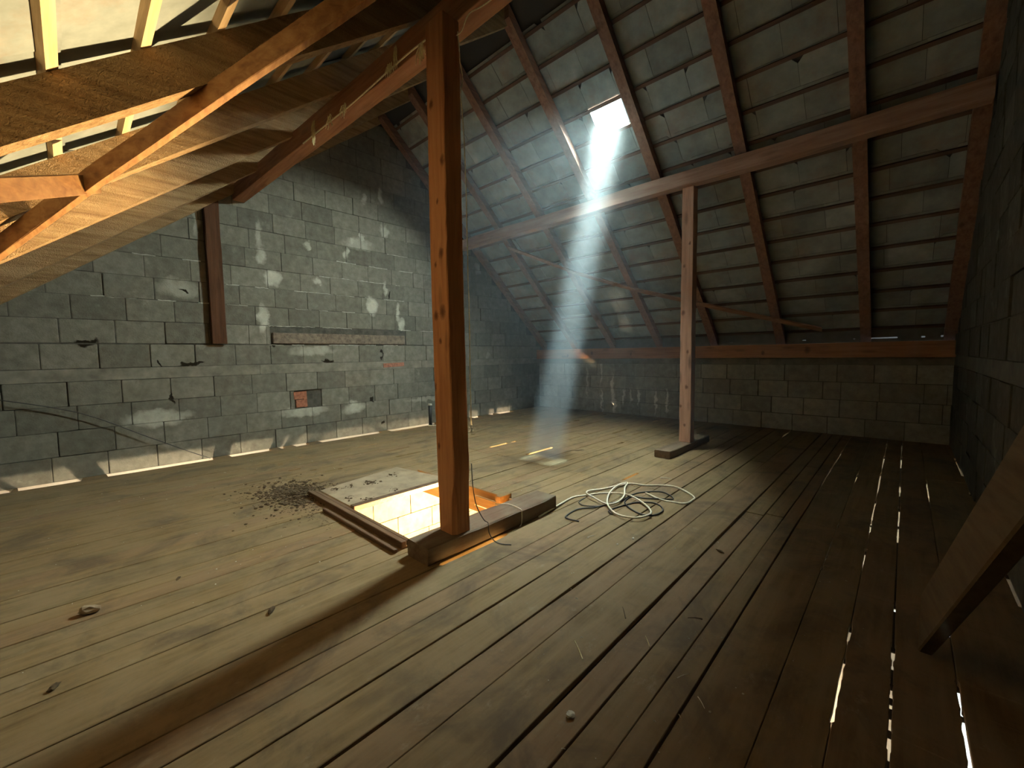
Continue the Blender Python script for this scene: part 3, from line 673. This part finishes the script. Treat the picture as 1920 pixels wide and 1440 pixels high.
bm = bmesh.new(); prof = [(-4.30, 1.66), (-3.56, 1.66), (-3.60, 2.80), (-4.50, 2.66)]
quadstrip(bm, [[(x + 3.9, y - 2.2, 0.0) for x, y in prof], [(x + 3.9, y - 2.2, 0.030) for x, y in prof]])
bmesh.ops.recalc_face_normals(bm, faces=bm.faces); bmesh.ops.bevel(bm, geom=bm.edges[:], offset=0.004, segments=1, affect='EDGES')
lid = tag(empty('cover_board', (-3.9, 2.2, 0.012)), 'dusty brown board lid slid half over the floor hatch', 'cover')
mesh_obj('panel', bm, M['lid'], lid)
part_box('edge_batten', lid, -3.625, -3.55, 1.66, 2.80, 0.010, 0.058, M['rail'])

# ------------------------------------------------------------------ cords and cables
def cord(name, pts, r, mat, label, cat, seed=0, steps=4, n=6):
    base = Vector(pts[0]); bm = bmesh.new()
    tube(bm, [Vector(p) - base for p in pts], r, n, steps)
    return tag(mesh_obj(name, bm, mat, None, base, True), label, cat)
rp = [(-2.277, 2.624), (-2.247, 2.896), (-2.292, 3.239), (-2.235, 3.393), (-2.123, 3.544), (-1.92, 3.614), (-1.706, 3.528), (-1.554, 3.373), (-1.535, 3.228), (-1.608, 3.125), (-1.772, 3.14), (-1.941, 3.3), (-2.061, 3.544), (-2.127, 3.825), (-2.1, 3.982), (-2.03, 3.792), (-1.916, 3.566), (-1.887, 3.394), (-1.936, 3.281), (-2.12, 3.337), (-2.23, 3.397), (-2.261, 3.507), (-2.201, 3.673), (-2.11, 3.9), (-2.06, 4.01), (-1.935, 4.062), (-1.818, 4.139), (-1.676, 4.184), (-1.524, 4.117), (-1.422, 4.02), (-1.398, 3.916), (-1.412, 3.784), (-1.518, 3.763), (-1.646, 3.75), (-1.815, 3.811)]
rp[0] = (-2.225, 2.66)
cord('white_cord', [(x, y, 0.011 + (0.014 if 4 < i < 22 else 0) + 0.006 * math.sin(i * 1.7)) for i, (x, y) in enumerate(rp)], 0.0085, M['rope'], 'loose tangle of off-white cord lying on the floorboards', 'cord')
cb = [(-1.921, 2.811), (-2.033, 2.791), (-2.078, 2.873), (-2.079, 3.043), (-1.985, 3.17), (-1.945, 3.344), (-1.894, 3.485), (-1.899, 3.632), (-1.874, 3.814), (-1.739, 3.959), (-1.625, 3.922), (-1.556, 3.853), (-1.597, 3.792), (-1.753, 3.682), (-1.879, 3.649), (-1.856, 3.469), (-1.735, 3.344), (-1.594, 3.297), (-1.516, 3.345), (-1.495, 3.466), (-1.56, 3.586), (-1.655, 3.62), (-1.751, 3.536), (-1.811, 3.437), (-1.857, 3.193), (-1.79, 3.125)]
cord('dark_cable', [(x, y, 0.008 + 0.003 * math.sin(i * 2.1)) for i, (x, y) in enumerate(cb)], 0.007, M['cable'], 'dark grey cable coiled under the off-white cord', 'cable')
cord('dark_cable', [(-2.20, 3.33, 0.007), (-2.178, 3.189, 0.007), (-2.089, 3.148, 0.007), (-1.984, 3.216, 0.007)], 0.005, M['cable'], 'short curved piece of dark cable at the left of the cord tangle', 'cable')
tw = [(-2.25, 1.90, 3.55), (-2.248, 1.91, 3.43), (-2.247, 1.912, 3.36), (-2.245, 1.93, 3.26), (-2.247, 1.91, 3.16), (-2.247, 1.92, 3.06), (-2.245, 1.93, 2.88), (-2.247, 1.94, 2.59), (-2.246, 1.94, 2.31), (-2.245, 1.94, 2.13), (-2.246, 1.94, 1.91), (-2.247, 1.945, 1.75), (-2.246, 1.94, 1.3), (-2.246, 1.94, 0.9)]
cord('hanging_twine', tw, 0.0042, M['twine'], 'pale twine hanging straight down the right side of the thick post', 'twine')
cord('hanging_twine', [(-2.25, 1.89, 3.52), (-2.16, 1.86, 3.49), (-2.08, 1.85, 3.54), (-1.96, 1.84, 3.51), (-1.85, 1.84, 3.50), (-1.74, 1.85, 3.52), (-1.5, 1.9, 3.60)], 0.004, M['twine'], 'pale twine running from the thick post up to the roof beam', 'twine')
cord('hanging_twine', [(-2.55, 1.87, 3.64), (-2.75, 1.855, 3.638), (-3.1, 1.855, 3.644), (-3.6, 1.85, 3.640), (-4.1, 1.835, 3.646), (-4.7, 1.815, 3.65)], 0.0065, M['twine'], 'dusty twine along the lower edge of the beam left of the thick post', 'twine')
cord('thin_wire', [(-2.243, 1.93, 0.62), (-2.238, 1.935, 0.45), (-2.23, 1.96, 0.30), (-2.24, 2.04, 0.17), (-2.24, 2.08, 0.135), (-2.215, 2.07, 0.06), (-2.15, 2.08, 0.01), (-2.05, 2.13, 0.007)], 0.004, M['cable'], 'thin dark wire curling from the thick post down over the sleeper', 'wire')
cord('tied_string', [(-2.495, 2.40, 0.130), (-2.40, 2.47, 0.132), (-2.25, 2.455, 0.130), (-2.232, 2.45, 0.10), (-2.228, 2.44, 0.02), (-2.22, 2.41, 0.008)], 0.0045, M['rope'], 'piece of pale string laid over the sleeper near its far end', 'string')

# ------------------------------------------------------------------ straw tufts, debris
def tuft(pos, ln, n, seed, label, spread=0.03):
    rn = random.Random(seed); bm = bmesh.new()
    for k in range(n):
        a = Vector((rn.uniform(-spread, spread), rn.uniform(-.006, .006), rn.uniform(-.01, .01)))
        b_ = a + Vector((rn.uniform(-spread, spread), rn.uniform(-.02, .006), -ln * rn.uniform(0.4, 1)))
        mid = (a + b_) / 2 + Vector((rn.uniform(-.012, .012), -0.004, 0))
        tube(bm, [a, mid, b_], 0.0022, 4, 2)
    return tag(mesh_obj('straw_tuft', bm, M['straw'], None, pos), label, 'straw', kind='stuff')
tuft((-2.60, 1.86, 3.63), 0.14, 22, 1, 'tuft of straw hanging from the beam right beside the thick post', 0.035)
tuft((-2.93, 1.85, 3.76), 0.17, 20, 2, 'upright clump of straw stuck on the beam side', 0.016)
tuft((-3.02, 1.85, 3.68), 0.10, 18, 3, 'small ball of straw caught on the lower beam edge', 0.03)
tuft((-4.37, 1.80, 3.74), 0.24, 30, 4, 'longest straw wisp hanging below the beam further left', 0.018)
tuft((-4.05, 1.82, 3.68), 0.12, 14, 5, 'loose straw wisps beside the longest hanging wisp', 0.05)
tuft((-3.75, 1.82, 3.66), 0.12, 16, 6, 'curled straw hanging between the other wisps on the beam edge', 0.05)
rn = random.Random(21)
def bits(bm, n, fx, size, zf, flat=0.5, sticks=0.25):
    for k in range(n):
        x, y = fx(); s = size * (0.35 + 1.9 * rn.random() ** 3); z = zf(x, y)
        if rn.random() < sticks:
            a = rn.uniform(0, 6.28); L = s * rn.uniform(2, 5)
            d = Vector((math.cos(a), math.sin(a), rn.uniform(-.1, .3))) * L / 2
            tube(bm, [Vector((x, y, z + 0.004)) - d * Vector((1, 1, 0)).length * 0 - Vector((d.x, d.y, 0)), Vector((x, y, z + 0.006)) + Vector((0, 0, abs(d.z))), Vector((x + d.x, y + d.y, z + 0.004))], 0.0016, 3, 1)
        else:
            r = bmesh.ops.create_icosphere(bm, subdivisions=1, radius=s)
            for v in r['verts']:
                v.co = Vector((v.co.x * rn.uniform(.6, 1.3), v.co.y * rn.uniform(.6, 1.3), v.co.z * flat * rn.uniform(.6, 1.2))) + Vector((x, y, z + s * flat * 0.6))
bm = bmesh.new()
def pile(): 
    a = rn.gauss(0, 1); b_ = rn.gauss(0, 1); return (-4.52 + a * 0.24 + b_ * 0.05, 1.50 + b_ * 0.16 - a * 0.03)
bits(bm, 1900, pile, 0.0105, lambda x, y: 0.035 * math.exp(-((x + 4.42) / .2) ** 2 - ((y - 1.55) / .12) ** 2) * rn.random())
tag(mesh_obj('dirt_debris', bm, M['dirt'], None, None), 'heap of dark dirt and twigs at the left corner of the hatch lid', 'dirt', kind='stuff')
bm = bmesh.new()
bits(bm, 160, lambda: (rn.uniform(-5.4, -3.6), rn.gauss(1.35, 0.22)), 0.007, lambda x, y: 0.0, 0.5, 0.4)
bits(bm, 120, lambda: (rn.gauss(-3.9, .3), rn.gauss(1.42, 0.05)), 0.007, lambda x, y: 0.0, 0.5, 0.7)
tag(mesh_obj('scattered_dirt', bm, M['dirt'], None, None), 'fine dirt scattered on the boards along the hatch rails', 'dirt', kind='stuff')
bm = bmesh.new()
cl_ = [(-4.2, 1.92), (-4.13, 2.15), (-3.85, 1.74), (-3.68, 1.86), (-3.71, 2.17), (-4.2, 1.8), (-4.2, 2.45), (-4.14, 2.12), (-4.16, 2.10)]
def onlid():
    c = rn.choice(cl_); return (min(-3.6, c[0] + rn.gauss(0, .035)), max(1.7, c[1] + rn.gauss(0, .035)))
bits(bm, 170, onlid, 0.008, lambda x, y: 0.042, 0.5, 0.3)
tag(mesh_obj('lid_debris', bm, M['dirt'], None, None), 'small dark crumbs of dirt lying on the hatch lid', 'dirt', kind='stuff')

def chip(pos, s, mat, name, label, cat, seed, sc=(1, 1, .45)):
    bm = bmesh.new(); rn2 = random.Random(seed); bmesh.ops.create_icosphere(bm, subdivisions=2, radius=s)
    for v in bm.verts:
        v.co = Vector((v.co.x * sc[0], v.co.y * sc[1], v.co.z * sc[2])) * rn2.uniform(0.72, 1.15)
    o = mesh_obj(name, bm, mat, None, (pos[0], pos[1], s * sc[2] * 0.9)); o.rotation_euler = (0, 0, rn2.uniform(0, 3)); return tag(o, label, cat)
def splinter(a, b, r, label, mat='straw', name='wood_splinter', cat='splinter'):
    a = Vector((a[0], a[1], r + .001)); b = Vector((b[0], b[1], r + .001)); bm = bmesh.new()
    m_ = (a + b) / 2 - a; m_.z += 0.004
    tube(bm, [Vector((0, 0, 0)), m_, b - a], r, 5, 3, rend=r * 0.4)
    return tag(mesh_obj(name, bm, M[mat], None, a), label, cat)
chip((-0.89, 1.24), 0.019, M['chip'], 'plaster_chip', 'round pale plaster lump on the bare boards in the middle foreground', 'chip', 1)
chip((-1.48, 2.66), 0.008, M['chip'], 'plaster_chip', 'tiny pale crumb between the thick post and the cord tangle', 'chip', 3)
chip((-1.44, 2.82), 0.013, M['chip'], 'plaster_chip', 'small pale rectangular crumb just below the cord tangle', 'chip', 4, (1.2, .7, .4))
chip((-3.24, -0.02), 0.036, M['lid'], 'crumpled_scrap', 'crumpled brown scrap on the boards at the far left', 'scrap', 5, (1.5, .8, .7))
chip((-2.49, 0.67), 0.022, M['dirt'], 'dead_leaf', 'dark curled leaf beside a board gap left of the post shadow', 'leaf', 6, (1.5, .6, .6))
chip((-2.6, -0.14), 0.02, M['dirt'], 'dirt_lump', 'dark lump in the board gap at the lower left', 'dirt', 7, (1.4, .8, .5))
chip((-3.32, 0.38), 0.016, M['dirt'], 'wood_knot_bit', 'small brown bit on the boards left of the post shadow', 'scrap', 8, (1.6, .7, .4))
chip((-0.89, 3.03), 0.02, M['dirt'], 'dead_insect', 'dark insect-like speck on the boards right of the cord tangle', 'speck', 9, (1.7, .5, .4))
splinter((-1.02, 1.52), (-1.12, 1.60), 0.003, 'pale forked straw across the widest board gap in the foreground')
splinter((-0.83, 1.80), (-0.88, 1.86), 0.003, 'thin pale splinter near the second long gap right of the widest gap')
splinter((-0.72, 2.18), (-0.78, 2.14), 0.004, 'short dark twig across a board gap right of centre', 'dirt', 'twig', 'twig')
splinter((-1.02, 1.92), (-1.08, 2.0), 0.003, 'short dark twig lying beside the widest board gap', 'dirt', 'twig', 'twig')
splinter((-1.70, 2.60), (-1.68, 2.68), 0.0045, 'pale splinter between the thick post and the cord tangle', 'rope')
splinter((-1.93, 4.42), (-1.82, 4.46), 0.006, 'pale stick behind the cord tangle', 'rope', 'small_stick', 'stick')
splinter((-0.66, 1.70), (-0.63, 1.76), 0.0022, 'tiny white splinter in the lower right foreground', 'rope')
splinter((-0.56, 1.66), (-0.52, 1.62), 0.0022, 'tiny white splinter at the end of a short row in the lower right', 'rope')
chip((-0.43, 1.80), 0.005, M['chip'], 'plaster_crumb', 'tiny bright crumb in the lower right foreground', 'chip', 12)
chip((-0.60, 2.10), 0.005, M['chip'], 'plaster_crumb', 'tiny crumb on the third board right of the widest gap', 'chip', 13)
chip((-0.50, 1.62), 0.005, M['chip'], 'plaster_crumb', 'tiny crumb nearest the bottom right among the specks', 'chip', 14)
# specks of plaster and straw on the boards
bm = bmesh.new()
bits(bm, 150, lambda: (rn.uniform(-1.5, -0.1), rn.uniform(1.0, 3.2)), 0.0017, lambda x, y: 0.0, 0.6, 0.35)
bits(bm, 260, lambda: (rn.uniform(-6.6, -2.6), rn.uniform(-0.4, 3.6)), 0.0028, lambda x, y: 0.0, 0.6, 0.2)
for v in list(bm.verts):
    if HX0 - .05 < v.co.x < HX1 + .3 and HY0 - .15 < v.co.y < HY1 + .1: v.co.z = -0.015; v.co.x = -1.72
tag(mesh_obj('floor_specks', bm, M['chip'], None, None), 'tiny pale specks of plaster and straw scattered over the boards', 'specks', kind='stuff')
# small pipe by the gable wall
pp = tag(empty('vent_pipe', (-6.87, 4.86, 0)), 'short black pipe with pale cap standing by the grey gable wall', 'pipe')
bm = bmesh.new(); bmesh.ops.create_cone(bm, cap_ends=True, segments=14, radius1=0.036, radius2=0.036, depth=0.41, matrix=Matrix.Translation((0, 0, 0.205))); mesh_obj('tube', bm, M['black'], pp, None, True)
bm = bmesh.new(); bmesh.ops.create_cone(bm, cap_ends=True, segments=14, radius1=0.042, radius2=0.038, depth=0.03, matrix=Matrix.Translation((0, 0, 0.425))); mesh_obj('cap', bm, M['chip'], pp)
splinter((-6.85, 4.80), (-6.45, 4.95), 0.012, 'pale stick on the floor at the foot of the black pipe', 'rope', 'small_stick', 'stick')
# sagging thin wire along the lower gable wall
cord('thin_wire', [(-7.05, -0.75, 1.05), (-7.04, 0.0, 0.80), (-7.04, 0.6, 0.42), (-7.04, 1.0, 0.16), (-7.03, 1.25, 0.01)], 0.006, M['cable'], 'thin dark wire slanting down the gable wall at the far left', 'wire')

# ------------------------------------------------------------------ added haze: a thin veil, and a beam-shaped column standing in for the light shaft
def volume(name, bm, dens, col, radial, base, matrix=None):
    mt, nt, b = new_mat(name); nt.nodes.remove(b); out = nt.nodes['Material Output']
    v = N(nt, 'ShaderNodeVolumeScatter'); v.inputs['Color'].default_value = (*col, 1); v.inputs['Anisotropy'].default_value = 0.0
    if radial:
        tc = N(nt, 'ShaderNodeTexCoord'); sp = N(nt, 'ShaderNodeSeparateXYZ'); nt.links.new(tc.outputs['Object'], sp.inputs[0])
        r = mth(nt, 'ADD', mth(nt, 'MULTIPLY', sp.outputs[0], sp.outputs[0]), mth(nt, 'MULTIPLY', sp.outputs[1], sp.outputs[1]))
        f = mth(nt, 'SUBTRACT', 1.0, r, True); f = mth(nt, 'MULTIPLY', f, f)
        g = mth(nt, 'SUBTRACT', 0.68, mth(nt, 'MULTIPLY', sp.outputs[2], 1.15))
        nz = noise(nt, mapped(nt, (1, 1, 0.5)), 3.5, 4)
        nt.links.new(mth(nt, 'MULTIPLY', mth(nt, 'MULTIPLY', f, mth(nt, 'ADD', nz, 0.5)), mth(nt, 'MULTIPLY', g, dens)), v.inputs['Density'])
    else: v.inputs['Density'].default_value = dens
    nt.links.new(v.outputs[0], out.inputs['Volume'])
    o = mesh_obj(name, bm, mt)
    if matrix is not None: o.matrix_world = matrix
    return o
top = Vector((-3.11, 5.33, 4.52)); bot = Vector((-3.45, 4.25, 0.03)); ax = (top - bot); L = ax.length; az = ax.normalized()
axx = Vector((1, 0, 0)) - az * az.x; axx.normalize(); ayy = az.cross(axx); cc = (top + bot) / 2; RR = 0.33
bm = bmesh.new(); bmesh.ops.create_cone(bm, cap_ends=True, segments=24, radius1=0.85, radius2=1.0, depth=1.0)
mx_ = Matrix(((axx.x * RR, ayy.x * RR, az.x * L, cc.x), (axx.y * RR, ayy.y * RR, az.y * L, cc.y), (axx.z * RR, ayy.z * RR, az.z * L, cc.z), (0, 0, 0, 1)))
tag(volume('beam_haze', bm, 1.0, (0.86, 0.95, 1.0), True, None, mx_), 'pale blue beam-shaped haze falling from the skylight to the floor', 'haze', kind='stuff')

hz_ = [(3.3, 0.4), (8.35, 0.4), (8.35, zR(8.35) - 0.1), (YR + 0.1, zR(YR + 0.1) - 0.15), (3.3, zL(3.3) - 0.12)]
bm = bmesh.new(); quadstrip(bm, [[(-6.6, y, z) for y, z in hz_], [(0.1, y, z) for y, z in hz_]]); bmesh.ops.recalc_face_normals(bm, faces=bm.faces)
tag(volume('haze', bm, 0.016, (0.70, 0.88, 1.0), False, None), 'thin bluish haze hanging under the right roof slope', 'haze', kind='stuff')
